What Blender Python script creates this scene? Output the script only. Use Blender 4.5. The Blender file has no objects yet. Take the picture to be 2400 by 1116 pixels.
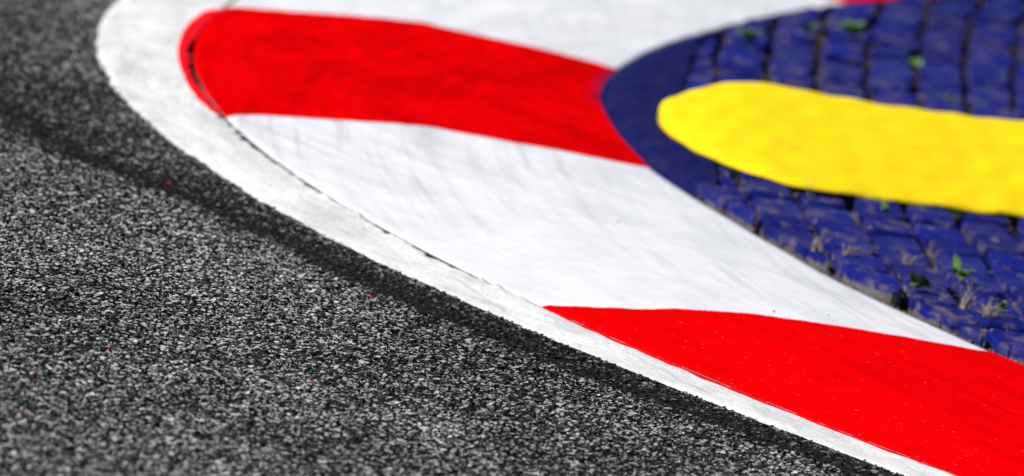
import bpy, math, random
import numpy as np
from mathutils import Matrix, Vector

R = math.radians
sc = bpy.context.scene
COL = sc.collection

# ------------------------------------------------------------------ camera
PITCH, ROLL, DIST = R(7.0), R(10.0), 27.0
CAM_H = DIST * math.sin(PITCH)
cam = bpy.data.cameras.new('camera')
cam.sensor_width = 36.0
cam.sensor_fit = 'HORIZONTAL'
cam.lens = 370.5
cam.clip_start = 0.5
cam.clip_end = 3000.0
cam.dof.use_dof = True
cam.dof.focus_distance = 24.5
cam.dof.aperture_fstop = 3.9
cam_o = bpy.data.objects.new('camera', cam)
COL.objects.link(cam_o)
cam_o.matrix_world = (Matrix.Translation((0, 0, CAM_H)) @ Matrix.Rotation(R(90) - PITCH, 4, 'X')
                      @ Matrix.Rotation(ROLL, 4, 'Z'))
sc.camera = cam_o

# ------------------------------------------------------------------ sky and sun
SUN_EL, SUN_AZ = R(46), R(-88)          # azimuth measured from +Y towards +X
sd = Vector((math.sin(SUN_AZ) * math.cos(SUN_EL), math.cos(SUN_AZ) * math.cos(SUN_EL), math.sin(SUN_EL)))
w = bpy.data.worlds.new('World')
sc.world = w
w.use_nodes = True
nt = w.node_tree
nt.nodes.clear()
sky = nt.nodes.new('ShaderNodeTexSky')
sky.sky_type = 'NISHITA'
sky.sun_disc = False
sky.sun_elevation = SUN_EL
sky.sun_rotation = SUN_AZ
bg = nt.nodes.new('ShaderNodeBackground')
bg.inputs['Strength'].default_value = 0.07
wo = nt.nodes.new('ShaderNodeOutputWorld')
nt.links.new(sky.outputs[0], bg.inputs[0])
nt.links.new(bg.outputs[0], wo.inputs[0])
sun = bpy.data.lights.new('sun', 'SUN')
sun.energy = 4.7
sun.angle = R(0.5)
sun.color = (1.0, 0.96, 0.9)
sun_o = bpy.data.objects.new('sun', sun)
COL.objects.link(sun_o)
sun_o.rotation_euler = (-sd).to_track_quat('-Z', 'Y').to_euler()

sc.view_settings.view_transform = 'Standard'
sc.view_settings.look = 'None'
sc.view_settings.exposure = 0.0
sc.view_settings.gamma = 1.0
sc.view_settings.use_curve_mapping = False

rng = np.random.default_rng(7)
rnd = random.Random(11)

# ------------------------------------------------------------------ helpers
def tag(o, label=None, cat=None, group=None, kind=None):
    if label: o['label'] = label
    if cat: o['category'] = cat
    if group: o['group'] = group
    if kind: o['kind'] = kind
    return o

def link(name, me, mat=None, parent=None):
    if mat is not None and not me.materials:
        me.materials.append(mat)
    o = bpy.data.objects.new(name, me)
    COL.objects.link(o)
    if parent is not None:
        o.parent = parent
    return o

def empty(name, loc):
    o = bpy.data.objects.new(name, None)
    COL.objects.link(o)
    o.location = loc
    o.empty_display_size = 0.05
    return o

def mesh(name, v, f, smooth=False):
    me = bpy.data.meshes.new(name)
    me.from_pydata([tuple(map(float, p)) for p in v], [], f)
    if smooth:
        me.polygons.foreach_set('use_smooth', [True] * len(me.polygons))
    me.update()
    return me

def grid_mesh(name, P, smooth=True, uv=None):
    """P: (n, m, 3) array of points joined as one sheet; faces look up."""
    n, m = P.shape[:2]
    me = bpy.data.meshes.new(name)
    i = np.arange(n * m).reshape(n, m)
    q = np.stack([i[:-1, :-1], i[1:, :-1], i[1:, 1:], i[:-1, 1:]], -1).reshape(-1, 4)
    me.vertices.add(n * m)
    me.vertices.foreach_set('co', P.reshape(-1, 3).astype(np.float32).ravel())
    me.loops.add(q.size)
    me.loops.foreach_set('vertex_index', q.astype(np.int32).ravel())
    me.polygons.add(len(q))
    me.polygons.foreach_set('loop_start', np.arange(0, q.size, 4, dtype=np.int32))
    me.polygons.foreach_set('use_smooth', np.full(len(q), smooth))
    me.update(calc_edges=True)
    if uv is not None:
        a = me.attributes.new('flow', 'FLOAT_VECTOR', 'POINT')
        a.data.foreach_set('vector', uv.reshape(-1, 3).astype(np.float32).ravel())
    return me

class Sines:
    """smooth band-limited noise for arrays, about -1..1"""
    def __init__(self, seed, freq, dim=1, n=24):
        g = np.random.default_rng(seed)
        self.k = g.normal(size=(n, dim)) * freq * 2 * np.pi
        self.p = g.uniform(0, 2 * np.pi, n)
        self.n = n
    def __call__(self, *c):
        X = np.stack([np.asarray(a, float) for a in c], -1)
        return np.cos(X @ self.k.T + self.p).sum(-1) / math.sqrt(self.n)

# material building -------------------------------------------------
class M:
    def __init__(self, name, rough=0.7, spec=0.3):
        self.m = bpy.data.materials.new(name)
        self.m.use_nodes = True
        self.t = self.m.node_tree
        self.b = self.t.nodes['Principled BSDF']
        self.b.inputs['Roughness'].default_value = rough
        self.b.inputs['Specular IOR Level'].default_value = spec
    def n(self, kind, **kw):
        nd = self.t.nodes.new('ShaderNode' + kind)
        for k, v in kw.items():
            if k in nd.inputs.keys() and not hasattr(nd, k):
                self.put(nd.inputs[k], v)
            else:
                setattr(nd, k, v)
        return nd
    def put(self, sock, v):
        if hasattr(v, 'is_output'):
            self.t.links.new(v, sock)
        else:
            sock.default_value = v
    def attr(self, name, out='Vector'):
        return self.n('Attribute', attribute_name=name).outputs[out]
    def coord(self, out='Object'):
        return self.n('TexCoord').outputs[out]
    def mapping(self, vec, scale=(1, 1, 1), rot=(0, 0, 0), loc=(0, 0, 0)):
        nd = self.n('Mapping')
        self.t.links.new(vec, nd.inputs['Vector'])
        nd.inputs['Scale'].default_value = scale
        nd.inputs['Rotation'].default_value = rot
        nd.inputs['Location'].default_value = loc
        return nd.outputs[0]
    def noise(self, vec, scale, detail=3.0, rough=0.5, distortion=0.0):
        nd = self.n('TexNoise')
        self.t.links.new(vec, nd.inputs['Vector'])
        nd.inputs['Scale'].default_value = scale
        nd.inputs['Detail'].default_value = detail
        nd.inputs['Roughness'].default_value = rough
        nd.inputs['Distortion'].default_value = distortion
        return nd.outputs['Fac']
    def ramp(self, fac, stops, interp='LINEAR'):
        nd = self.n('ValToRGB')
        cr = nd.color_ramp
        cr.interpolation = interp
        while len(cr.elements) < len(stops):
            cr.elements.new(0.5)
        for e, (p, c) in zip(cr.elements, stops):
            e.position = p
            e.color = (c, c, c, 1) if not hasattr(c, '__len__') else (*c[:3], 1)
        self.t.links.new(fac, nd.inputs[0])
        return nd.outputs[0]
    def mix(self, fac, a, b, mode='MIX'):
        nd = self.n('MixRGB', blend_type=mode)
        self.put(nd.inputs[0], fac)
        for s, v in ((nd.inputs[1], a), (nd.inputs[2], b)):
            self.put(s, v if hasattr(v, 'is_output') else (*v[:3], 1))
        return nd.outputs[0]
    def math(self, op, a, b=0.0):
        nd = self.n('Math', operation=op)
        self.put(nd.inputs[0], a)
        self.put(nd.inputs[1], b)
        return nd.outputs[0]
    def color(self, v):
        self.put(self.b.inputs['Base Color'], v if hasattr(v, 'is_output') else (*v[:3], 1))
    def bump(self, h, strength=0.5, dist=0.01):
        nd = self.n('Bump')
        nd.inputs['Strength'].default_value = strength
        nd.inputs['Distance'].default_value = dist
        self.t.links.new(h, nd.inputs['Height'])
        prev = self.b.inputs['Normal'].links
        if prev:
            self.t.links.new(prev[0].from_socket, nd.inputs['Normal'])
        self.t.links.new(nd.outputs[0], self.b.inputs['Normal'])

# ------------------------------------------------------------------ plan of the corner
# The kerb bends round one centre; everything is set out in polar form about it.
CX, CY = 9.854, 30.334
K_LINE = [(-75, 11.08), (-37, 11.085), (-33, 11.078), (-28, 11.1), (-22, 11.125), (-15, 11.13), (-8, 11.135), (2, 11.127), (60, 11.12)]
K_STEP = [(-75, 10.91), (-36, 10.912), (-30, 10.885), (-24, 10.892), (-18, 10.878), (-10, 10.868), (-3, 10.85), (4, 10.83), (60, 10.83)]
K_BACK = [(-75, 9.68), (-28, 9.68), (-23, 9.668), (-16, 9.63), (-10, 9.66), (0, 9.676), (6, 9.645), (13, 9.63), (18, 9.66), (24, 9.725), (30, 9.82), (38, 9.92), (60, 9.95)]
PROFILE = [(0, .012), (.15, .024), (.35, .040), (.6, .050), (.8, .046), (1, .030)]
TH0, TH1 = -58.0, 46.0

def smooth_knots(K):
    K = np.array(K, float)
    t = np.arange(-80, 80.01, .25)
    v = np.interp(t, K[:, 0], K[:, 1])
    k = np.hanning(17); k /= k.sum()
    v = np.convolve(np.pad(v, 8, 'edge'), k, 'valid')
    return lambda th: np.interp(th, t, v)
r_line, r_step, r_back = map(smooth_knots, (K_LINE, K_STEP, K_BACK))

_p = np.array(PROFILE)
_s = np.linspace(0, 1, 101)
_z = np.interp(_s, _p[:, 0], _p[:, 1])
_k = np.hanning(21); _k /= _k.sum()
_z = np.convolve(np.concatenate([2 * _z[0] - _z[10:0:-1], _z, 2 * _z[-1] - _z[-2:-12:-1]]), _k, 'valid')
def z_kerb(s):
    return np.interp(s, _s, _z)

def polar(th, r):
    a = np.radians(th)
    return CX - r * np.cos(a), CY + r * np.sin(a)

wob1, wob2 = Sines(3, .35, 1), Sines(4, 2.2, 1)
und = Sines(5, .9, 2)
def kerb_pts(th, s, lift=0.0):
    """points on the kerb top for angle th (deg) and cross position s (0 step .. 1 back)"""
    r = r_step(th) + (r_back(th) - r_step(th)) * s
    x, y = polar(th, r)
    z = z_kerb(s) + .0018 * und(x, y) * np.clip(s * 6, 0, 1) + lift
    return np.stack([x, y, z], -1)

# ------------------------------------------------------------------ materials
# asphalt binder
m = M('asphalt_binder', .85, .04)
co = m.coord()
n1 = m.noise(co, 160, 4, .7)
n2 = m.noise(co, 1.3, 3)
c = m.mix(n1, (.006, .006, .007), (.022, .022, .024))
c = m.mix(m.math('MULTIPLY', n2, .2), c, (.04, .04, .04))
vd = m.n('VectorMath', operation='DISTANCE')
m.t.links.new(co, vd.inputs[0])
vd.inputs[1].default_value = (9.854, 30.334, 0)
sx = m.n('SeparateXYZ'); m.t.links.new(co, sx.inputs[0])
far = m.math('MAXIMUM', m.ramp(m.math('SUBTRACT', vd.outputs['Value'], 14.1), [(0, 0), (.7, 1)]),
             m.math('MAXIMUM', m.ramp(m.math('SUBTRACT', 21.4, sx.outputs['Y']), [(0, 0), (.6, 1)]),
                    m.ramp(m.math('SUBTRACT', sx.outputs['Y'], 32.0), [(0, 0), (.6, 1)])))
vo = m.n('TexVoronoi'); m.t.links.new(co, vo.inputs['Vector']); vo.inputs['Scale'].default_value = 75
bw = m.n('RGBToBW'); m.t.links.new(vo.outputs['Color'], bw.inputs[0])
c = m.mix(far, c, m.mix(m.ramp(bw.outputs[0], [(.45, 0), (.6, 1)]), c, (.26, .26, .26)))
m.color(c)
m.bump(n1, .8, .006)
MAT_BINDER = m.m

# aggregate chips: colour per chip from attribute
m = M('asphalt_chip', .6, .12)
co = m.coord()
cc = m.attr('tint', 'Color')
g = m.noise(co, 420, 2)
m.color(m.mix(1.0, cc, m.ramp(g, [(.3, .7), (.7, 1.15)]), 'MULTIPLY'))
m.bump(g, .5, .002)
MAT_CHIP = m.m

def kerb_surface(name, base, dirt, rubber, amount, warm=None, spray=False, bump=.35, spec=.05, ridges=0, scuffs=1.0, specks=None):
    m = M(name, .6, spec)
    fl = m.attr('flow')
    def layer(vec, scale, lo, hi, k, det=5, ro=.6, dis=.3):
        return m.math('MULTIPLY', m.ramp(m.noise(vec, scale, det, ro, dis), [(lo, 0), (hi, 1)]), k)
    # grime rubbed along the kerb, and wheel scuffs that cross it at a shallow angle
    along = layer(m.mapping(fl, (.55, 7, 1), (0, 0, R(-4))), 3.2, .44, .74, amount * .55)
    fine = layer(m.mapping(fl, (.9, 24, 1), (0, 0, R(3))), 2.0, .5, .75, amount * .6)
    patch = layer(m.mapping(fl, (.7, 2.0, 1)), 2.3, .44, .68, amount)
    zone = m.ramp(m.noise(m.mapping(fl, (.5, 1.1, 1), (0, 0, 0), (3.1, 1.7, 0)), 1.1, 2), [(.36, .1), (.6, 1)])
    sc1 = m.math('MULTIPLY', layer(m.mapping(m.mapping(fl, rot=(0, 0, R(9))), (.22, 8, 1)), 3.0, .49, .68, scuffs, 5, .6, .4), zone)
    sc2 = m.math('MULTIPLY', layer(m.mapping(m.mapping(fl, rot=(0, 0, R(-13))), (.28, 10, 1)), 2.4, .51, .70, scuffs * .8, 5, .6, .4), zone)
    mottle = layer(fl, 8, .42, .70, amount * .9, 6, .7, .5)
    c = m.mix(along, base, dirt)
    c = m.mix(fine, c, dirt)
    c = m.mix(patch, c, dirt)
    c = m.mix(mottle, c, dirt)
    c = m.mix(sc1, c, rubber)
    c = m.mix(sc2, c, rubber)
    if warm:
        c = m.mix(layer(m.mapping(fl, (.8, 3, 1), (0, 0, .1)), 2.7, .45, .62, .75), c, warm)
    c = m.mix(layer(fl, 55, .69, .75, .6, 2, .4, 0), c, rubber)
    if specks:
        c = m.mix(layer(m.mapping(fl, (.6, 1, 1), (0, 0, 0), (7, 3, 0)), 80, .72, .76, .7, 2, .4, 0), c, specks)
    if spray:
        c = m.mix(m.attr('spray', 'Fac'), c, (.010, .010, .09))
    m.color(c)
    m.bump(m.noise(m.mapping(fl, (.35, 1, 1)), 14, 3), .12, .006)
    if ridges:
        m.bump(m.noise(m.mapping(fl, (.7, 1.4, 1), (0, 0, .5)), 16, 5, .6, 1.2), ridges, .010)
    m.bump(m.noise(fl, 170, 3, .65), bump, .0022)
    return m.m

MAT_WHITE = kerb_surface('kerb_white_paint', (.83, .84, .86), (.63, .645, .68), (.45, .455, .48), .6, bump=.45, scuffs=.65)
MAT_RED = kerb_surface('kerb_red_paint', (.82, .0008, .0022), (.50, .0006, .0014), (.30, .0006, .001), .85, spray=True, bump=.3, spec=0, scuffs=.5, specks=(.85, .05, .06))
MAT_RED_CLEAN = kerb_surface('kerb_red_paint_fresh', (.82, .0008, .0022), (.60, .0006, .0014), (.42, .0006, .001), .5, bump=.5, spec=0, scuffs=.35, specks=(.85, .09, .10))
MAT_LINE = kerb_surface('edge_line_paint', (.85, .85, .84), (.56, .56, .56), (.44, .44, .44), .75, warm=(.89, .89, .86), bump=.55, ridges=.7, scuffs=.6)
MAT_LINE_RED = kerb_surface('edge_line_red_paint', (.90, .010, .016), (.7, .004, .008), (.6, .004, .008), .2, spray=True, bump=.3, spec=0, scuffs=.1)

# yellow
m = M('yellow_paint', .6, .0)
co = m.coord()
st = m.noise(m.mapping(co, (3, 1.2, 3), (0, 0, .3)), 2.2, 5, .6, .4)
st2 = m.noise(m.mapping(co, (2.2, .8, 1)), 5, 5, .65)
gr = m.noise(co, 190, 3)
c = m.mix(m.ramp(st, [(.46, 0), (.8, .2)]), (.92, .665, .012), (.72, .51, .010))
c = m.mix(m.ramp(st2, [(.60, 0), (.72, .35)]), c, (.42, .33, .02))
c = m.mix(m.ramp(m.noise(co, 22, 3, .5), [(.66, 0), (.72, .55)]), c, (.30, .24, .03))
scr = m.noise(m.mapping(co, (1.2, 16, 1), (0, 0, .12)), 4, 4, .6, .2)
c = m.mix(m.ramp(scr, [(.54, 0), (.70, .5)]), c, (.50, .38, .02))
m.color(c)
m.bump(gr, .3, .003)
m.bump(m.noise(co, 4, 2), .08, .008)
MAT_YELLOW = m.m

# blue pavers: painted tops, bare concrete lower down the sides
def blue(name, paint, paint2, wear, side=True, spec=.03, zp=(-.040, -.028)):
    m = M(name, .7, spec)
    co = m.coord()
    info = m.n('ObjectInfo')
    rv = m.n('VectorMath', operation='ADD')
    m.t.links.new(co, rv.inputs[0])
    cb = m.n('CombineXYZ')
    for i in range(3):
        m.t.links.new(m.math('MULTIPLY', info.outputs['Random'], (37., 91., 53.)[i]), cb.inputs[i])
    m.t.links.new(cb.outputs[0], rv.inputs[1])
    v = rv.outputs[0]
    gr = m.noise(v, 150, 3, .6)
    pt = m.noise(v, 14, 4, .6)
    wr = m.noise(m.mapping(v, (1, .45, 1)), 16, 6, .7)
    c = m.mix(pt, paint, paint2)
    c = m.mix(1.0, c, m.ramp(info.outputs['Random'], [(0, .72), (1, 1.12)]), 'MULTIPLY')
    dust = m.noise(m.mapping(v, (1, .6, 1)), 6, 4, .6)
    c = m.mix(m.math('MULTIPLY', m.ramp(dust, [(.45, 0), (.75, 1)]), wear * .45), c, (.085, .085, .17))
    c = m.mix(m.math('MULTIPLY', m.ramp(wr, [(.52, 0), (.68, 1)]), wear), c, (.17, .135, .125))
    if side:
        sep = m.n('SeparateXYZ')
        m.t.links.new(co, sep.inputs[0])
        h = m.math('ADD', sep.outputs['Z'], m.math('MULTIPLY', m.math('SUBTRACT', m.noise(v, 22, 4), .5), .04))
        mr = m.n('MapRange')
        m.t.links.new(h, mr.inputs['Value'])
        mr.inputs['From Min'].default_value = zp[0]
        mr.inputs['From Max'].default_value = zp[1]
        m.color(m.mix(mr.outputs[0], m.mix(pt, (.10, .09, .085), (.21, .19, .175)), c))
    else:
        m.color(c)
    m.bump(pt, .35, .008)
    m.bump(gr, .5, .003)
    return m.m
MAT_BLUE = blue('blue_painted_concrete', (.004, .008, .13), (.009, .016, .21), .8)
MAT_BLUE_BARE = blue('blue_paint_bare_flanks', (.004, .008, .13), (.009, .016, .21), .9, zp=(-.027, -.016))
MAT_NAVY = blue('navy_painted_concrete', (.0045, .006, .062), (.006, .008, .085), .10, side=False)

m = M('joint_soil', .95, .1)
co = m.coord()
n1 = m.noise(co, 45, 5, .65)
m.color(m.mix(m.noise(co, 5, 3), m.mix(n1, (.016, .012, .010), (.13, .095, .07)), (.02, .02, .05)))
m.bump(n1, .9, .012)
MAT_SOIL = m.m

def flat_mat(name, a, b, scale=60, rough=.7, spec=.2, trans=0.0):
    m = M(name, rough, spec)
    co = m.coord()
    n = m.noise(co, scale, 3)
    m.color(m.mix(m.ramp(n, [(.3, 0), (.7, 1)]), a, b))
    m.bump(n, .3, .001)
    if trans:
        m.b.inputs['Subsurface Weight'].default_value = 0
    return m.m
MAT_LEAF = flat_mat('weed_leaf', (.09, .21, .03), (.16, .32, .05), 90, .5, .3)
MAT_LEAF_DARK = flat_mat('weed_leaf_dark', (.055, .10, .035), (.10, .16, .06), 90, .6, .2)
MAT_STRAW = flat_mat('dry_grass', (.34, .27, .21), (.56, .46, .38), 120, .8, .1)
MAT_STEM = flat_mat('weed_stem', (.06, .10, .02), (.12, .15, .04), 120, .7, .1)
MAT_PEBBLE = flat_mat('pebble_stone', (.10, .10, .10), (.25, .24, .23), 200, .8, .2)
MAT_CONC = flat_mat('bare_concrete', (.26, .25, .23), (.42, .41, .39), 40, .85, .15)

m = M('joint_dirt_and_shade', .95, .05)  # dirt in the joints; also the yellow kerb's painted shadow line
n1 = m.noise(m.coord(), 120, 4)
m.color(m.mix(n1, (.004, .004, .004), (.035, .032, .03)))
MAT_JOINT_SHADE = m.m

# ------------------------------------------------------------------ the setting
def wall_mat(o, cols, which, mat):
    me = o.data
    me.materials.append(mat)
    i = np.arange(len(me.polygons)) % (cols - 1)
    me.polygons.foreach_set('material_index', np.isin(i, which).astype(np.int32))
# track: one sheet from the edge line out to the horizon
th = np.arange(-180, 180.01, .5)
rr = np.concatenate([[-.06, 0, .05, .12], np.geomspace(.2, 700, 60)])
T, G = np.meshgrid(th, rr, indexing='ij')
Rr = r_line(np.clip(T, -75, 60)) + G
X, Y = polar(T, Rr)
track = link('track', grid_mesh('track', np.stack([X, Y, np.zeros_like(X)], -1)[:, ::-1]), MAT_BINDER)
tag(track, 'dark grey coarse asphalt race track around the kerb', kind='structure')

# verge: soil bed below the pavers
rr = np.linspace(.01, 11.3, 60)
T, G = np.meshgrid(th, rr, indexing='ij')
X, Y = polar(T, G)
Zs = np.where(G < 9.5, .022, -.07) + .013 * Sines(8, 3., 2)(X, Y)
verge = link('verge', grid_mesh('verge', np.stack([X, Y, Zs], -1)[:, ::-1]), MAT_SOIL)
tag(verge, 'soil bed of the blue paved verge inside the kerb', kind='structure')

# edge line: thin slab painted white on the track side of the kerb
dth = .06
th = np.arange(TH0, TH1 + 1e-6, dth)
flow_t = np.radians(th) * 10.5
gapn = Sines(21, .9, 1)(flow_t)
gapn2 = Sines(22, 6.0, 1)(flow_t)
# joint between line and kerb: open, crumbled and partly filled with paint
g_open = np.interp(th, [-60, -40, -31, -27, -25.6, -24.6, -23.3, -22.6, -14, -12, -9, -6.5, -2, 3, 50],
                   [.007, .007, .0065, .006, .001, .008, .011, .0065, .007, .007, .009, .010, .009, .002, .002])
gap = np.clip(g_open * 1.6 * (1 + .4 * gapn + .45 * gapn2), .0006, .028)
rag = .004 * Sines(23, 4, 1)(flow_t) + .003 * Sines(24, 14, 1)(flow_t)
rs_out = r_step(th) + gap + .004 * np.abs(gapn2) * np.interp(th, [-26, -24, -12, -10], [.2, 1.3, 1.3, .3]) + .002 * np.abs(Sines(29, 20, 1)(flow_t)) * np.interp(th, [-26, -24, -12, -10], [0, 1, 1, 0])
rl = r_line(th) + rag
sv = np.linspace(0, 1, 22)
Rg = rs_out[:, None] + (rl - rs_out)[:, None] * sv[None]
Tg = np.repeat(th[:, None], len(sv), 1)
X, Y = polar(Tg, Rg)
Zg = .0075 - .004 * sv[None] ** 3 + .0014 * Sines(25, 5, 2)(X, Y)
Zg += .0045 * np.exp(-sv[None] / .10) * np.clip(Sines(26, 7, 2, 40)(X * 1.6, Y), 0, 2) * np.interp(th, [-26, -25, -12, -10], [.2, 1, 1, .2])[:, None]
Zg[:, -1] = .0005
P = np.stack([X, Y, Zg], -1)
wall = P[:, :1].copy(); wall[..., 2] = -.06
P = np.concatenate([wall, P], 1)
FL = np.stack([np.radians(np.repeat(th[:, None], P.shape[1], 1)) * 10.9,
               np.concatenate([Rg[:, :1] , Rg], 1), np.zeros(P.shape[:2])], -1)
line = link('edge_line', grid_mesh('edge_line', P[::-1], True, FL[::-1]), MAT_LINE)
wall_mat(line, P.shape[1], [0], MAT_JOINT_SHADE)
tag(line, 'worn white painted line between the asphalt and the kerb', kind='structure')

# kerb
kerb = empty('racing_kerb', (CX - 10.2, CY, 0))
tag(kerb, 'wide red and white painted concrete kerb curving round the blue verge', 'kerb')
def child(name, me, mat, parent):
    o = link(name, me, mat)
    o.parent = parent
    o.matrix_parent_inverse = parent.matrix_world.inverted()
    return o
bpy.context.view_layer.update()

sv = np.concatenate([[0, .004, .012], np.linspace(.025, 1, 64)])
S = np.repeat(sv[None], len(th), 0)
Tg = np.repeat(th[:, None], len(sv), 1)
P = kerb_pts(Tg, S)
P[:, 0, 2] -= .006
P[:, 1, 2] -= .002
f_wall = P[:, :1].copy(); f_wall[..., 2] = -.06
b_wall = P[:, -1:].copy(); b_wall[..., 2] = -.06
P = np.concatenate([f_wall, P, b_wall], 1)
sv2 = np.concatenate([[0], sv, [1]])
FL = np.stack([np.radians(np.repeat(th[:, None], len(sv2), 1)) * 10.3,
               np.repeat(-1.2 * sv2[None], len(th), 0), np.zeros(P.shape[:2])], -1)
slab = child('slab', grid_mesh('kerb_slab', P, True, FL), MAT_WHITE, kerb)
wall_mat(slab, P.shape[1], [0], MAT_JOINT_SHADE)

# red stripes: coats of paint lying on the slab and running over onto the line
def red_stripe(lo, hi, seed, spray=None):
    """lo, hi: [(s, angle)] edges across the kerb"""
    n_th = max(40, int(abs(hi[0][1] - lo[0][1]) / .06))
    sv = np.concatenate([[-.0006, .0, .004, .012], np.linspace(.025, .9985, 90)])
    L = np.interp(sv, *np.array(lo).T) + .025 * Sines(seed, 9, 1)(sv * 1.2) + .012 * Sines(seed + 1, 40, 1)(sv * 1.2)
    H = np.interp(sv, *np.array(hi).T) + .025 * Sines(seed + 2, 9, 1)(sv * 1.2) + .012 * Sines(seed + 3, 40, 1)(sv * 1.2)
    a = np.linspace(0, 1, n_th)
    Tg = L[None] + (H - L)[None] * a[:, None]
    S = np.repeat(sv[None], n_th, 0)
    P = kerb_pts(Tg, S, .0016)
    P[:, 0, 2] -= .006
    P[:, 1, 2] -= .004
    P[:, 2, 2] -= .002
    FL = np.stack([np.radians(Tg) * 10.3 + seed, -1.2 * S, np.zeros_like(S)], -1)
    me = grid_mesh('red_stripe', P, True, FL)
    sa = me.attributes.new('spray', 'FLOAT', 'POINT')
    d = np.zeros_like(S)
    if spray:
        t0, t1, wd = spray
        e = np.clip(1 - (1 - S) * 1.2 / wd, 0, 1) ** 1.6
        d = e * np.clip((Tg - t0) / 1.5, 0, 1) * np.clip((t1 - Tg) / .4, 0, 1) * .65
    sa.data.foreach_set('value', d.astype(np.float32).ravel())
    o = child('red_stripe', me, MAT_RED if spray else MAT_RED_CLEAN, kerb)
    # run-over on the line slab beyond the joint
    w_over = np.array(globals()['OVER'])
    tt = np.linspace(lo[0][1], hi[0][1], n_th)
    ow = np.interp(tt, w_over[:, 0], w_over[:, 1]) * (1 + .04 * Sines(seed + 6, 1.0, 1)(tt * .18)) + .0005 * Sines(seed + 7, 9, 1)(tt * .18)
    ends = np.clip((tt - tt[0]) / .8, 0, 1) ** .5 * np.clip((tt[-1] - tt) / .8, 0, 1) ** .5
    ow = np.maximum(ow * ends, .001)
    r0 = np.interp(tt, th, rs_out) + .0004
    q = np.linspace(0, 1, 8)
    r9 = np.maximum(r_step(tt) + .012 + ow, r0 + .001)
    Rg2 = r0[:, None] + (r9 - r0)[:, None] * q[None]
    Tg2 = np.repeat(tt[:, None], 8, 1)
    X, Y = polar(Tg2, Rg2)
    sl = (Rg2 - r0[:, None]) / .25
    Z = .0075 - .004 * np.clip(sl, 0, 1) ** 3 + .0014 * Sines(25, 5, 2)(X, Y) + .0016
    Z[:, -1] -= .001
    FL = np.stack([np.radians(Tg2) * 10.9 + seed, Rg2, np.zeros_like(Rg2)], -1)
    me = grid_mesh('stripe_edge', np.stack([X, Y, Z], -1)[::-1], True, FL[::-1])
    oe = link('stripe_edge', me, MAT_LINE_RED)
    oe.parent = o
    return o
OVER = [(-60, .014), (-36, .012), (-31, .017), (-28, .012), (-26.5, .003), (-11, .012), (-9, .032), (0, .036), (4, .022), (50, .02)]
red_stripe([(0, -11.0), (.03, -10.8), (.08, -10.58), (.28, -10.32), (.48, -9.95), (.57, -10.28), (.66, -10.5), (.86, -10.35), (1, -9.95)],
           [(0, 3.45), (.03, 3.78), (.08, 3.86), (.28, 4.34), (.48, 4.95), (.6, 4.5), (.72, 4.37), (.94, 4.2), (1, 4.2)], 31,
           spray=(-2.5, 4.6, .055))
red_stripe([(0, -42.5), (1, -42.5)],
           [(0, -26.45), (.1, -26.5), (.2, -26.62), (.28, -26.44), (.48, -26.33), (.64, -26.7), (.83, -27.05), (1, -26.97)], 51)
red_stripe([(0, 23.6), (.5, 24.2), (1, 23.93)], [(0, 38), (1, 38.4)], 71)

# ------------------------------------------------------------------ verge pavers
PAV_Z = .066
X0, PITCH_X, PITCH_Y = .618, .1525, .33
def col_x(k, y):
    return X0 + PITCH_X * k + .009 * ((y - 31.2) ** 2 - (27.8 - 31.2) ** 2)

def clip_poly(poly, nrm, d):
    """keep the side where p.n <= d"""
    out = []
    for i, p in enumerate(poly):
        q = poly[(i + 1) % len(poly)]
        a, b = p[0] * nrm[0] + p[1] * nrm[1] - d, q[0] * nrm[0] + q[1] * nrm[1] - d
        if a <= 0: out.append(p)
        if (a < 0 < b) or (b < 0 < a):
            t = a / (a - b)
            out.append((p[0] + (q[0] - p[0]) * t, p[1] + (q[1] - p[1]) * t))
    return out
def area(poly):
    return .5 * sum(p[0] * q[1] - q[0] * p[1] for p, q in zip(poly, poly[1:] + poly[:1]))

def paver_mesh(poly, g):
    """chamfered block with a worn, slightly dished top; poly counter-clockwise round the origin"""
    # nick the corners
    pts = []
    n = len(poly)
    for i in range(n):
        p, q = np.array(poly[i]), np.array(poly[(i + 1) % n])
        L = np.linalg.norm(q - p)
        if L < .006: continue
        k = min(.3, g.uniform(.010, .024) / L)
        k2 = min(.3, g.uniform(.010, .024) / L)
        pts += [p + (q - p) * k, q - (q - p) * k2]
    pts = np.array(pts)
    n = len(pts)
    c = pts.mean(0)
    d = c - pts
    dn = d / (np.linalg.norm(d, axis=1)[:, None] + 1e-9)
    V = [(*p, -.065) for p in pts]
    V += [(*(p + e * .001), -.009 + g.uniform(-.003, .002)) for p, e in zip(pts, dn)]
    V += [(*(p + e * g.uniform(.006, .013)), g.uniform(-.0025, .001)) for p, e in zip(pts, dn)]
    V += [(*c, -.001)]
    F = []
    for i in range(n):
        j = (i + 1) % n
        F += [(i, j, n + j, n + i), (n + i, n + j, 2 * n + j, 2 * n + i), (2 * n + i, 2 * n + j, 3 * n)]
    return mesh('paver', V, F)

gp = random.Random(5)
def rect(w_, l_):
    return [(-w_ / 2, -l_ / 2), (w_ / 2, -l_ / 2), (w_ / 2, l_ / 2), (-w_ / 2, l_ / 2)]
shared = [paver_mesh(rect(.127 + gp.uniform(-.006, .005), .312 + gp.uniform(-.012, .008)), gp) for _ in range(8)]

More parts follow.
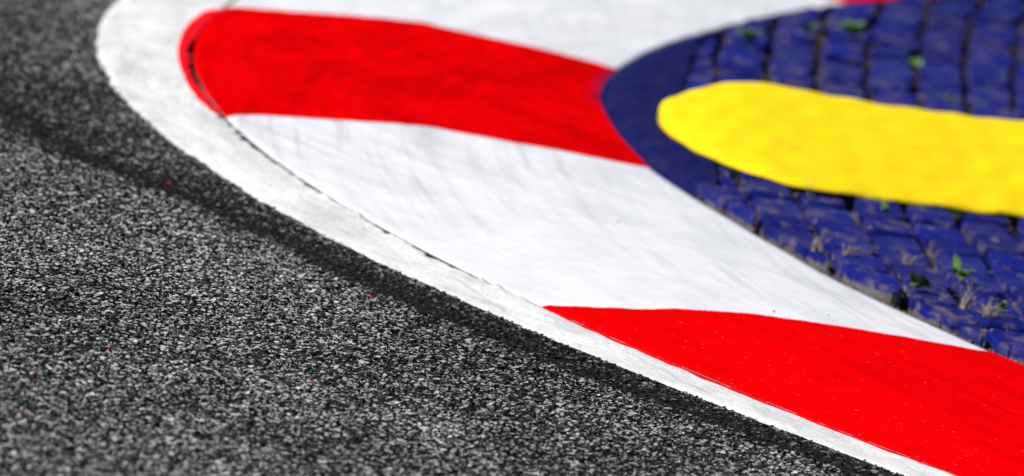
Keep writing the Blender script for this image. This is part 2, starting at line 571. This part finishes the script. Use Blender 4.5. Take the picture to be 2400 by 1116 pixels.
# tongue of the yellow kerb: plan outline (front side, tip, back side)
Y_FRONT = [(2.3, 28.98), (1.9, 28.82), (1.37, 28.64), (1.23, 28.58), (1.04, 28.48), (.94, 28.45), (.80, 28.41), (.72, 28.40),
           (.628, 28.504), (.527, 28.69), (.437, 28.92), (.380, 29.13), (.338, 29.36)]
Y_BACK = [(.312, 29.50), (.328, 29.64), (.375, 29.84), (.44, 30.02), (.515, 30.24), (.59, 30.39), (.66, 30.44), (.75, 30.45), (.85, 30.40), (.94, 30.36),
          (1.06, 30.42), (1.22, 30.50), (1.42, 30.62), (1.9, 30.9), (2.3, 31.1)]
YPOLY = Y_FRONT + Y_BACK
def in_poly(x, y, poly):
    c = False
    for i in range(len(poly)):
        (x1, y1), (x2, y2) = poly[i], poly[i - 1]
        if (y1 > y) != (y2 > y) and x < (x2 - x1) * (y - y1) / (y2 - y1) + x1:
            c = not c
    return c

# smooth painted edging round the tip
E_TH = np.arange(-13.4, 44, .12)
E_W = np.interp(E_TH, [-13.4, -12, -9, -5, 0, 4, 7, 9.6, 13, 44], [.02, .10, .20, .22, .24, .2, .15, .10, .07, .07])
def edging_r(t):
    return float(r_back(t)) - .012 - (float(np.interp(t, E_TH, E_W, 0, 0)))

def proj(x, y, z):
    q = cam_o.matrix_world.inverted() @ Vector((x, y, z))
    f = cam.lens / cam.sensor_width
    return .5 + f * q.x / -q.z, .5 - f * q.y / -q.z * (1024 / 476)

items = []
for k in range(-5, 12):
    for j in range(-14, 29):
        yc = 27.66 + j * PITCH_Y + gp.uniform(-.012, .012) + (.06 if k % 2 else 0)
        xc = col_x(k + .5, yc) + gp.uniform(-.007, .007) + .006 * math.sin(j * 2.4 + .9)
        if yc > 37 or yc < 23.5: continue
        rot = -math.atan(.018 * (yc - 31.2)) + gp.uniform(-.018, .018)
        t = math.degrees(math.atan2(yc - CY, CX - xc))
        r = math.hypot(xc - CX, yc - CY)
        u, v = proj(xc, yc, PAV_Z)
        items.append((xc, yc, rot, t, r, u, v))
items.sort(key=lambda i: max(abs(i[5] - .5), abs(i[6] - .5)))
n_single, spill = 0, []
for xc, yc, rot, t, r, u, v in items:
    wd, ln = .127, .312
    cr, sr = math.cos(rot), math.sin(rot)
    poly = rect(wd, ln)
    corners = [(xc + cr * a - sr * b, yc + sr * a + cr * b) for a, b in poly]
    lim = []
    out = 0
    for (a, b) in corners:
        tt = math.degrees(math.atan2(b - CY, CX - a))
        if math.hypot(a - CX, b - CY) > edging_r(tt): out += 1
    if sum(in_poly(a, b, YPOLY) for a, b in corners) == 4: continue
    if out:
        # clip by the tangent to the kerb's back edge (or the edging) at the paver
        R0 = edging_r(t)
        a = math.radians(t)
        nx, ny = -math.cos(a), math.sin(a)
        lx, ly = cr * nx + sr * ny, -sr * nx + cr * ny
        d = R0 - ((xc - CX) * nx + (yc - CY) * ny)
        pl = clip_poly(poly, (lx, ly), d)
        if len(pl) < 3 or area(pl) < .004: continue
        me = paver_mesh(pl, gp)
        if -26 < t < -18.5: me.materials.append(MAT_BLUE_BARE)
    else:
        me = gp.choice(shared)
    o = bpy.data.objects.new('paver', me)
    if not me.materials: me.materials.append(MAT_BLUE)
    o.location = (xc, yc, PAV_Z + gp.uniform(-.009, .006))
    o.rotation_euler = (gp.uniform(-.022, .022), gp.uniform(-.032, .032), rot + gp.uniform(-.02, .02))
    if not out: o.scale = (gp.uniform(.95, 1.04), gp.uniform(.96, 1.03), 1)
    if n_single < 295 and -.1 < u < 1.14 and -.25 < v < 1.2:
        COL.objects.link(o)
        o.parent = verge
        n_single += 1
    else:
        spill.append(o)
# pavers outside the picture, joined
V, F = [], []
for o in spill:
    mw = Matrix.LocRotScale(o.location, o.rotation_euler, o.scale)
    b = len(V)
    V += [tuple(mw @ v.co) for v in o.data.vertices]
    F += [tuple(b + i for i in p.vertices) for p in o.data.polygons]
    bpy.data.objects.remove(o)
if V:
    o = link('outer_pavers', mesh('outer_pavers', V, F), MAT_BLUE, verge)
    tag(o, kind='stuff')

# edging slab
qs = np.linspace(0, 1, 14)
Rg = np.array([float(r_back(t)) for t in E_TH])[:, None] - .006 - (E_W + .004)[:, None] * qs[None]
rg_n = Sines(90, 3, 2)
Tg = np.repeat(E_TH[:, None], len(qs), 1)
X, Y = polar(Tg, Rg)
edge_rag = .006 * Sines(91, 2.5, 1)(E_TH * .17) + .006 * Sines(92, 12, 1)(E_TH * .17)
Rg[:, 0] += edge_rag
X, Y = polar(Tg, Rg)
Zg = .026 + (.066 - .026) * np.sqrt(np.clip(qs[None] * E_W[:, None] / .09, 0, 1)) + .004 * rg_n(X * 3, Y)
P = np.stack([X, Y, Zg], -1)
wl = P[:, :1].copy(); wl[..., 2] = -.06
wr = P[:, -1:].copy(); wr[..., 2] = -.06
me = grid_mesh('edging_slab', np.concatenate([wl, P, wr], 1), True)
link('edging_slab', me, MAT_NAVY, verge)

# ------------------------------------------------------------------ yellow kerb
def resample(poly, n):
    p = np.array(poly, float)
    q = p * [1, .35]
    L = np.concatenate([[0], np.cumsum(np.linalg.norm(np.diff(q, axis=0), axis=1))])
    t = np.linspace(0, L[-1], n)
    return np.stack([np.interp(t, L, p[:, 0]), np.interp(t, L, p[:, 1])], 1)
fr = resample(Y_FRONT[::-1], 130)   # tip -> far end
bk = resample(Y_BACK, 130)
fr[1:, 1] += (.006 * Sines(101, 4, 1)(fr[1:, 0]) + .003 * Sines(102, 14, 1)(fr[1:, 0])) * np.clip((fr[1:, 0] - .40) * 8, 0, 1)
def ease(p, k=21):
    h = np.hanning(k); h /= h.sum()
    e = k // 2
    q = np.concatenate([2 * p[0] - p[e:0:-1], p, 2 * p[-1] - p[-2:-e - 2:-1]])
    return np.stack([np.convolve(q[:, i], h, 'valid') for i in range(2)], 1)
loop = np.concatenate([fr[::-1], bk])
loop = ease(ease(loop), 15)
fr, bk = loop[:len(fr)][::-1].copy(), loop[len(fr):].copy()
qs = np.concatenate([[0, .006, .02], np.linspace(.05, .95, 40), [.98, 1]])
XY = fr[:, None] + (bk - fr)[:, None] * qs[None, :, None]
Wd = np.linalg.norm(bk - fr, axis=1)
tipk = np.clip((fr[:, 0] - .33) / .25, 0, 1)[:, None] ** .5
dome = np.interp(qs, [0, .3, .6, .85, 1], [0, .6, .95, 1, .75])[None]
Z = .080 + (.006 + .062 * dome) * tipk + .003 * Sines(103, 2, 2)(XY[..., 0] * 2, XY[..., 1])
Z[:, 0] -= .012
Z[:, 1] -= .005
Z[:, -1] -= .012
P = np.concatenate([XY, Z[..., None]], -1)
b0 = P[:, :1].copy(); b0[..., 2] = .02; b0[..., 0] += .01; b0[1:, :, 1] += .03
b1 = P[:, -1:].copy(); b1[..., 2] = .02
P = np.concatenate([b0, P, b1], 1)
me = grid_mesh('yellow_kerb', P, True)
yel = link('yellow_kerb', me, MAT_YELLOW)
wall_mat(yel, P.shape[1], [0], MAT_JOINT_SHADE)  # dark front wall: shadow line under the lip, put in as colour
tag(yel, 'raised yellow painted kerb with rounded tip lying on the blue pavers', 'kerb')

# ------------------------------------------------------------------ asphalt aggregate
def stones():
    sp = .0107
    xs = np.arange(-4.0, 2.4, sp)
    ys = np.arange(20.2, 33.0, sp)
    X, Y = np.meshgrid(xs, ys)
    X = X.ravel() + rng.uniform(-.5, .5, X.size) * sp
    Y = Y.ravel() + rng.uniform(-.5, .5, Y.size) * sp
    dx, dy = X - CX, Y - CY
    t = np.degrees(np.arctan2(dy, -dx))
    d = np.hypot(dx, dy) - r_line(t)
    # in and near the view
    A = np.array(cam_o.matrix_world.inverted())
    q = np.stack([X, Y, np.zeros_like(X), np.ones_like(X)], 1) @ A.T
    f = cam.lens / cam.sensor_width
    u = .5 + f * q[:, 0] / -q[:, 2]
    v = .5 - f * q[:, 1] / -q[:, 2] * 1024 / 476
    inner = (u > -.05) & (u < 1.04) & (v > -.05) & (v < 1.06)
    keep = (d > -.004) & (inner | ((d < 3.2) & (t > -47) & (t < 11) & (rng.uniform(size=len(X)) < .30)))
    X, Y, d, t, inner = X[keep], Y[keep], d[keep], t[keep], inner[keep]
    n = len(X)
    lowf, midf = Sines(201, .55, 2)(X, Y * .5), Sines(202, 3.2, 2, 40)(X, Y * .5)
    # rubbered, polished strip beside the line holds fewer bare chips
    ds = np.interp(t, [-45, -35.4, -33.5, -31.5, -29, -26.7, -22.8, -20.2, -19.1, -18.1, -15.8, -10, 5],
                   [.15, .16, .185, .205, .20, .21, .205, .24, .285, .345, .41, .55, .85])
    xq = d / ds + .05 * midf
    band = np.interp(xq, [0, .35, .7, .85, 1.0, 1.12, 1.3, 1.8], [.45, .66, .82, 1.0, 1.0, .6, .18, 0])
    band = np.where(xq < .8, band * np.interp(t, [-25, -17], [1, .75]), band) * np.interp(t, [-14, -6], [1, .6])
    band = np.clip(band * (1 + .12 * lowf), 0, 1)
    keep = rng.uniform(size=n) < (.86 - .25 * band + .08 * midf)
    X, Y, d, t, band, lowf, midf, inner = (a[keep] for a in (X, Y, d, t, band, lowf, midf, inner))
    n = len(X)
    k = 6
    ang = (np.arange(k)[None] + rng.uniform(-.32, .32, (n, k))) * 2 * np.pi / k + rng.uniform(0, 6.28, (n, 1))
    size = np.clip(rng.lognormal(math.log(.0050), .36, n), .0024, .0115)
    size = np.where(inner, size, size * 1.5)
    rad = size[:, None] * rng.uniform(.7, 1.2, (n, k))
    asp = rng.uniform(.7, 1.0, n)[:, None]
    top = rng.uniform(.6, .95, (n, k))
    hz = np.clip(rng.normal(.0036, .0020, n), .0008, .009) * (1 - .5 * band)
    hz *= .45 + .55 * np.clip(d / .05, 0, 1)
    tx, ty = rng.normal(0, .20, (n, 1)), rng.normal(.05, .24, (n, 1))
    bx, by = np.cos(ang) * rad, np.sin(ang) * rad * asp
    V = np.empty((n, 2 * k, 3), np.float32)
    V[:, :k, 0] = X[:, None] + bx; V[:, :k, 1] = Y[:, None] + by; V[:, :k, 2] = -.001
    V[:, k:, 0] = X[:, None] + bx * top; V[:, k:, 1] = Y[:, None] + by * top
    V[:, k:, 2] = hz[:, None] + bx * top * tx + by * top * ty
    fc = []
    for i in range(k):
        j = (i + 1) % k
        fc.append([i, j, k + j, k + i])
    fc = np.array(fc)
    base = (np.arange(n) * 2 * k)[:, None, None]
    quads = (base + fc[None]).reshape(n, -1)                     # 6 quads = 24 loops
    caps = (np.arange(n) * 2 * k)[:, None] + k + np.arange(k)[None]  # 6 loops
    loops = np.concatenate([quads, caps], 1).astype(np.int32)    # 30 loops per stone
    starts = (np.arange(n) * 30)[:, None] + np.array([0, 4, 8, 12, 16, 20, 24])[None]
    me = bpy.data.meshes.new('asphalt_aggregate')
    me.vertices.add(n * 2 * k)
    me.vertices.foreach_set('co', V.ravel())
    me.loops.add(loops.size)
    me.loops.foreach_set('vertex_index', loops.ravel())
    me.polygons.add(n * 7)
    me.polygons.foreach_set('loop_start', starts.astype(np.int32).ravel())
    me.polygons.foreach_set('use_smooth', np.zeros(n * 7, bool))
    me.update(calc_edges=True)
    # chip colours: mostly light grey polished stone, some dark, a few rust coloured
    g = np.where(rng.uniform(size=n) < .69 + .06 * lowf - .48 * band, rng.uniform(.30, .62, n), rng.uniform(.02, .12, n))
    g *= 1 - .80 * band
    g *= 1 + .14 * lowf + .10 * midf + .10 * Sines(203, 1.6, 2, 40)(X * 1.8 + Y * .25, Y * .12)
    c = np.stack([g * 1.0, g * 1.0, g * .99, np.ones(n)], 1)
    wm = rng.uniform(size=n)
    c[wm < .05] *= [1.05, .95, .82, 1]
    rust = wm > .9988
    c[rust] = [.45, .10, .03, 1]
    red = wm > .99975
    c[red] = [.6, .02, .01, 1]
    # worn bare tops, flanks mostly still coated with bitumen
    fcx = np.repeat(np.clip(c, 0, 1)[:, None], 7, 1)
    coat = np.where(rng.uniform(size=(n, 6)) < .72, rng.uniform(.03, .10, (n, 6)), rng.uniform(.4, .9, (n, 6)))
    coat[wm > .9988] = .9
    fcx[:, :6, :3] *= coat[..., None]
    ca = me.attributes.new('tint', 'FLOAT_COLOR', 'FACE')
    ca.data.foreach_set('color', fcx.astype(np.float32).ravel())
    o = link('asphalt_aggregate', me, MAT_CHIP)
    tag(o, 'coarse light grey stone chips standing out of the asphalt', kind='stuff')
    print('stones', n)
stones()

# ------------------------------------------------------------------ weeds, dry grass, crumbs
def leaf_mesh(name, L, W, bend, seg=4, fold=.25):
    V, F = [], []
    for i in range(seg + 1):
        a = i / seg
        w_ = W * math.sin(math.pi * min(1, .08 + a * .92)) ** .8 * .5 * (1 if i < seg else .05)
        ph = bend * a
        x = L * a * math.cos(ph * .6)
        z = L * a * math.sin(.25) - L * a * a * math.sin(ph) * .5
        V += [(x, -w_, z + w_ * fold), (x, 0, z), (x, w_, z + w_ * fold)]
    for i in range(seg):
        b = 3 * i
        F += [(b, b + 3, b + 4, b + 1), (b + 1, b + 4, b + 5, b + 2)]
    return mesh(name, V, F, True)

def blade_mesh(name, L, W, lean):
    V, F = [], []
    seg = 4
    for i in range(seg + 1):
        a = i / seg
        w_ = W * (1 - a * .85) * .5
        x = lean * L * a * a
        z = L * a * (1 - .2 * abs(lean) * a)
        V += [(x, -w_, z), (x, w_, z), (x + w_ * .8, 0, z + .0004)]
    for i in range(seg):
        b = 3 * i
        F += [(b, b + 1, b + 4, b + 3), (b + 1, b + 2, b + 5, b + 4), (b + 2, b, b + 3, b + 5)]
    F.append((12, 13, 14))
    return mesh(name, V, F, True)

def stem_mesh(L, rad):
    V, F = [], []
    for i in range(3):
        for j in range(5):
            a = j * 2 * math.pi / 5
            rr_ = rad * (1 - .3 * i)
            V.append((rr_ * math.cos(a), rr_ * math.sin(a), -.01 + (L + .01) * i / 2))
    for i in range(2):
        for j in range(5):
            F.append((i * 5 + j, i * 5 + (j + 1) % 5, i * 5 + 5 + (j + 1) % 5, i * 5 + 5 + j))
    F.append((10, 11, 12, 13, 14))
    return mesh('stem', V, F, True)

def weed(loc, label, n, L, W, mat, tilt=(.1, .7), seed=0, stem=.012, upright=None):
    g = random.Random(seed)
    o = empty('weed', loc)
    tag(o, label, 'weed', 'weeds growing between the blue pavers')
    s = link('stem', stem_mesh(stem, .0022), MAT_STEM, o)
    for i in range(n):
        l = L * g.uniform(.65, 1.15)
        lf = link('leaf', leaf_mesh('leaf', l, W * g.uniform(.8, 1.15), g.uniform(.3, 1.1)), mat, o)
        lf.location = (g.uniform(-.003, .003), g.uniform(-.003, .003), stem * g.uniform(.6, 1))
        lf.rotation_euler = (g.uniform(-.5, .5), -g.uniform(*tilt), i * 2.4 + g.uniform(-.5, .5))
    if upright:
        lf = link('leaf', leaf_mesh('leaf', upright, W * 1.1, .3), mat, o)
        lf.location = (-.012, 0, stem)
        lf.rotation_euler = (.9, -1.25, 2.9)
    return o

ZP = PAV_Z - .012
weed((.611, 31.92, ZP), 'bright green weed clump nearest the far white kerb edge', 12, .062, .040, MAT_LEAF, (.3, 1.1), 1, .045)
weed((.791, 32.55, ZP), 'small dark green weed in a joint between two bigger far clumps', 7, .045, .028, MAT_LEAF_DARK, (.3, 1.1), 2, .04)
weed((.940, 32.78, ZP), 'widest spreading green weed behind the yellow kerb', 15, .075, .040, MAT_LEAF, (.1, .9), 3, .04)
weed((1.118, 32.07, ZP), 'small rounded green weed just above the yellow kerb', 8, .040, .036, MAT_LEAF, (.2, .9), 4, .035)
weed((.984, 28.27, ZP), 'single pale green sprout in front of the yellow kerb', 3, .055, .018, MAT_LEAF, (.3, .8), 5, .02)
weed((1.155, 26.99, ZP), 'bright green broad-leaved weed, largest in front of the yellow kerb', 9, .052, .032, MAT_LEAF, (.15, .7), 6, .028, upright=.058)
weed((1.040, 26.68, ZP), 'low dark green weed left of the bright broad-leaved one', 18, .046, .026, MAT_LEAF_DARK, (.1, .9), 7, .026)
weed((1.245, 26.42, ZP), 'tiny green seedling among dry stalks near the right edge', 6, .028, .022, MAT_LEAF_DARK, (.3, 1.0), 8, .04)
weed((1.215, 31.35, ZP), 'faint dark sprig in a joint right behind the yellow kerb', 4, .03, .012, MAT_LEAF_DARK, (.4, 1.1), 9, .025)

def tuft(loc, label, n, L, mat, seed, lean=1.2, Wb=.0050):
    g = random.Random(seed)
    o = empty('grass_tuft', loc)
    tag(o, label, 'grass', 'grass tufts in the paver joints')
    for i in range(n):
        b = link('blade', blade_mesh('blade', L * g.uniform(.4, 1.1), Wb * g.uniform(.8, 1.5), g.uniform(-.2, lean)), mat, o)
        b.location = (g.uniform(-.012, .012), g.uniform(-.012, .012), 0)
        b.rotation_euler = (g.uniform(-.3, .3), g.uniform(-.3, .3), g.uniform(0, 6.28))
    return o
tuft((.775, 28.34, ZP), 'thin grass blades leaning over the yellow kerb front edge', 7, .085, MAT_STRAW, 21, .6, .0022)
tuft((1.165, 26.55, ZP), 'tall dry straw tuft beside the bright broad-leaved weed', 20, .085, MAT_STRAW, 22, .8)
tuft((1.215, 26.36, ZP), 'tangled dry stalks near the right edge of the pavers', 40, .07, MAT_STRAW, 23, 1.4)
tuft((.782, 27.16, ZP), 'short dry tuft at the left end of the paver joints', 24, .05, MAT_STRAW, 24, 1.5)
tuft((.862, 27.12, ZP), 'flattened dry grass clump between the two short dry tufts', 30, .055, MAT_STRAW, 25, 1.8)
tuft((1.02, 27.16, ZP), 'dry grass clump left of and behind the broad-leaved weed', 28, .05, MAT_STRAW, 26, 1.8)
tuft((1.178, 28.50, ZP), 'dark green grass tuft against the yellow kerb front edge', 18, .035, MAT_LEAF_DARK, 27, 1.2)
tuft((1.27, 28.0, ZP), 'small pale dry tuft at the right side before the yellow kerb', 10, .034, MAT_STRAW, 28, 1.5)

# straw bits and crumbs lying in the joints: nobody could count them
def crumbs():
    g = random.Random(77)
    V, F = [], []
    def bit(x, y, z, L, wd, a, e):
        b = len(V)
        ca, sa = math.cos(a), math.sin(a)
        for (u_, v_, h_) in ((-L, 0, 0), (0, -wd, 0), (0, wd, 0), (L, 0, e), (0, 0, wd * 1.2 + e * .5)):
            V.append((x + ca * u_ - sa * v_, y + sa * u_ + ca * v_, z + h_))
        F.extend([(b, b + 1, b + 4), (b + 1, b + 3, b + 4), (b + 3, b + 2, b + 4), (b + 2, b, b + 4)])
    for _ in range(4200):
        k, y = g.randint(-1, 8), g.uniform(25.4, 35.5)
        if g.random() < .6:
            x = col_x(k, y) + g.gauss(0, .012)
        else:
            y = 27.86 + PITCH_Y * round((y - 27.86) / PITCH_Y) + g.gauss(0, .02)
            x = col_x(k + g.random(), y)
        t = math.degrees(math.atan2(y - CY, CX - x))
        if math.hypot(x - CX, y - CY) > edging_r(t) - .01 or in_poly(x, y, YPOLY): continue
        if g.random() < .25 + .75 * max(0, math.sin(x * 9 + y * 2.3)):
            bit(x, y, g.uniform(.045, PAV_Z + .002), g.uniform(.003, .014), g.uniform(.0012, .003), g.uniform(0, 6.28), g.uniform(0, .012))
    # grit along the foot of the pavers
    for _ in range(350):
        t = g.uniform(-29, 24)
        rr_ = float(r_back(t)) - .004 + g.gauss(0, .006)
        if -13 < t < 9: continue
        x, y = polar(t, rr_)
        bit(float(x), float(y), .03, g.uniform(.003, .010), g.uniform(.002, .005), g.uniform(0, 6.28), g.uniform(0, .006))
    return mesh('joint_debris', V, F)
MAT_CRUMB = flat_mat('joint_crumb', (.10, .075, .055), (.30, .23, .17), 25, .9, .05)
o = link('joint_debris', crumbs(), MAT_CRUMB)
tag(o, 'dry straw bits and grit lying in the paver joints', kind='stuff')

def pebble(x, y, z, rad, label, seed):
    g = random.Random(seed)
    V, F = [], []
    n = 7
    for i, (h, q) in enumerate(((-.3, .7), (.2, 1), (.7, .7))):
        for j in range(n):
            a = j * 2 * math.pi / n
            k = rad * q * g.uniform(.8, 1.15)
            V.append((k * math.cos(a), k * math.sin(a), rad * h))
    for i in range(2):
        for j in range(n):
            F.append((i * n + j, i * n + (j + 1) % n, i * n + n + (j + 1) % n, i * n + n + j))
    V.append((0, 0, rad * .85))
    for j in range(n):
        F.append((2 * n + j, 2 * n + (j + 1) % n, 3 * n))
    o = link('pebble', mesh('pebble', V, F), MAT_PEBBLE)
    o.location = (x, y, z)
    tag(o, label, 'pebble', 'pebbles lying on the white kerb')
def on_kerb(t, s):
    p = kerb_pts(np.array(t), np.array(s))
    return float(p[0]), float(p[1]), float(p[2])
pebble(*on_kerb(-25.9, .56), .0042, 'dark pebble on white paint just above the lower red stripe', 1)
pebble(*on_kerb(-25.7, .70), .0030, 'smaller pebble right of the dark one above the lower red stripe', 2)
pebble(*on_kerb(-18.5, .62), .0034, 'lone pebble in the middle of the broad white stripe', 3)
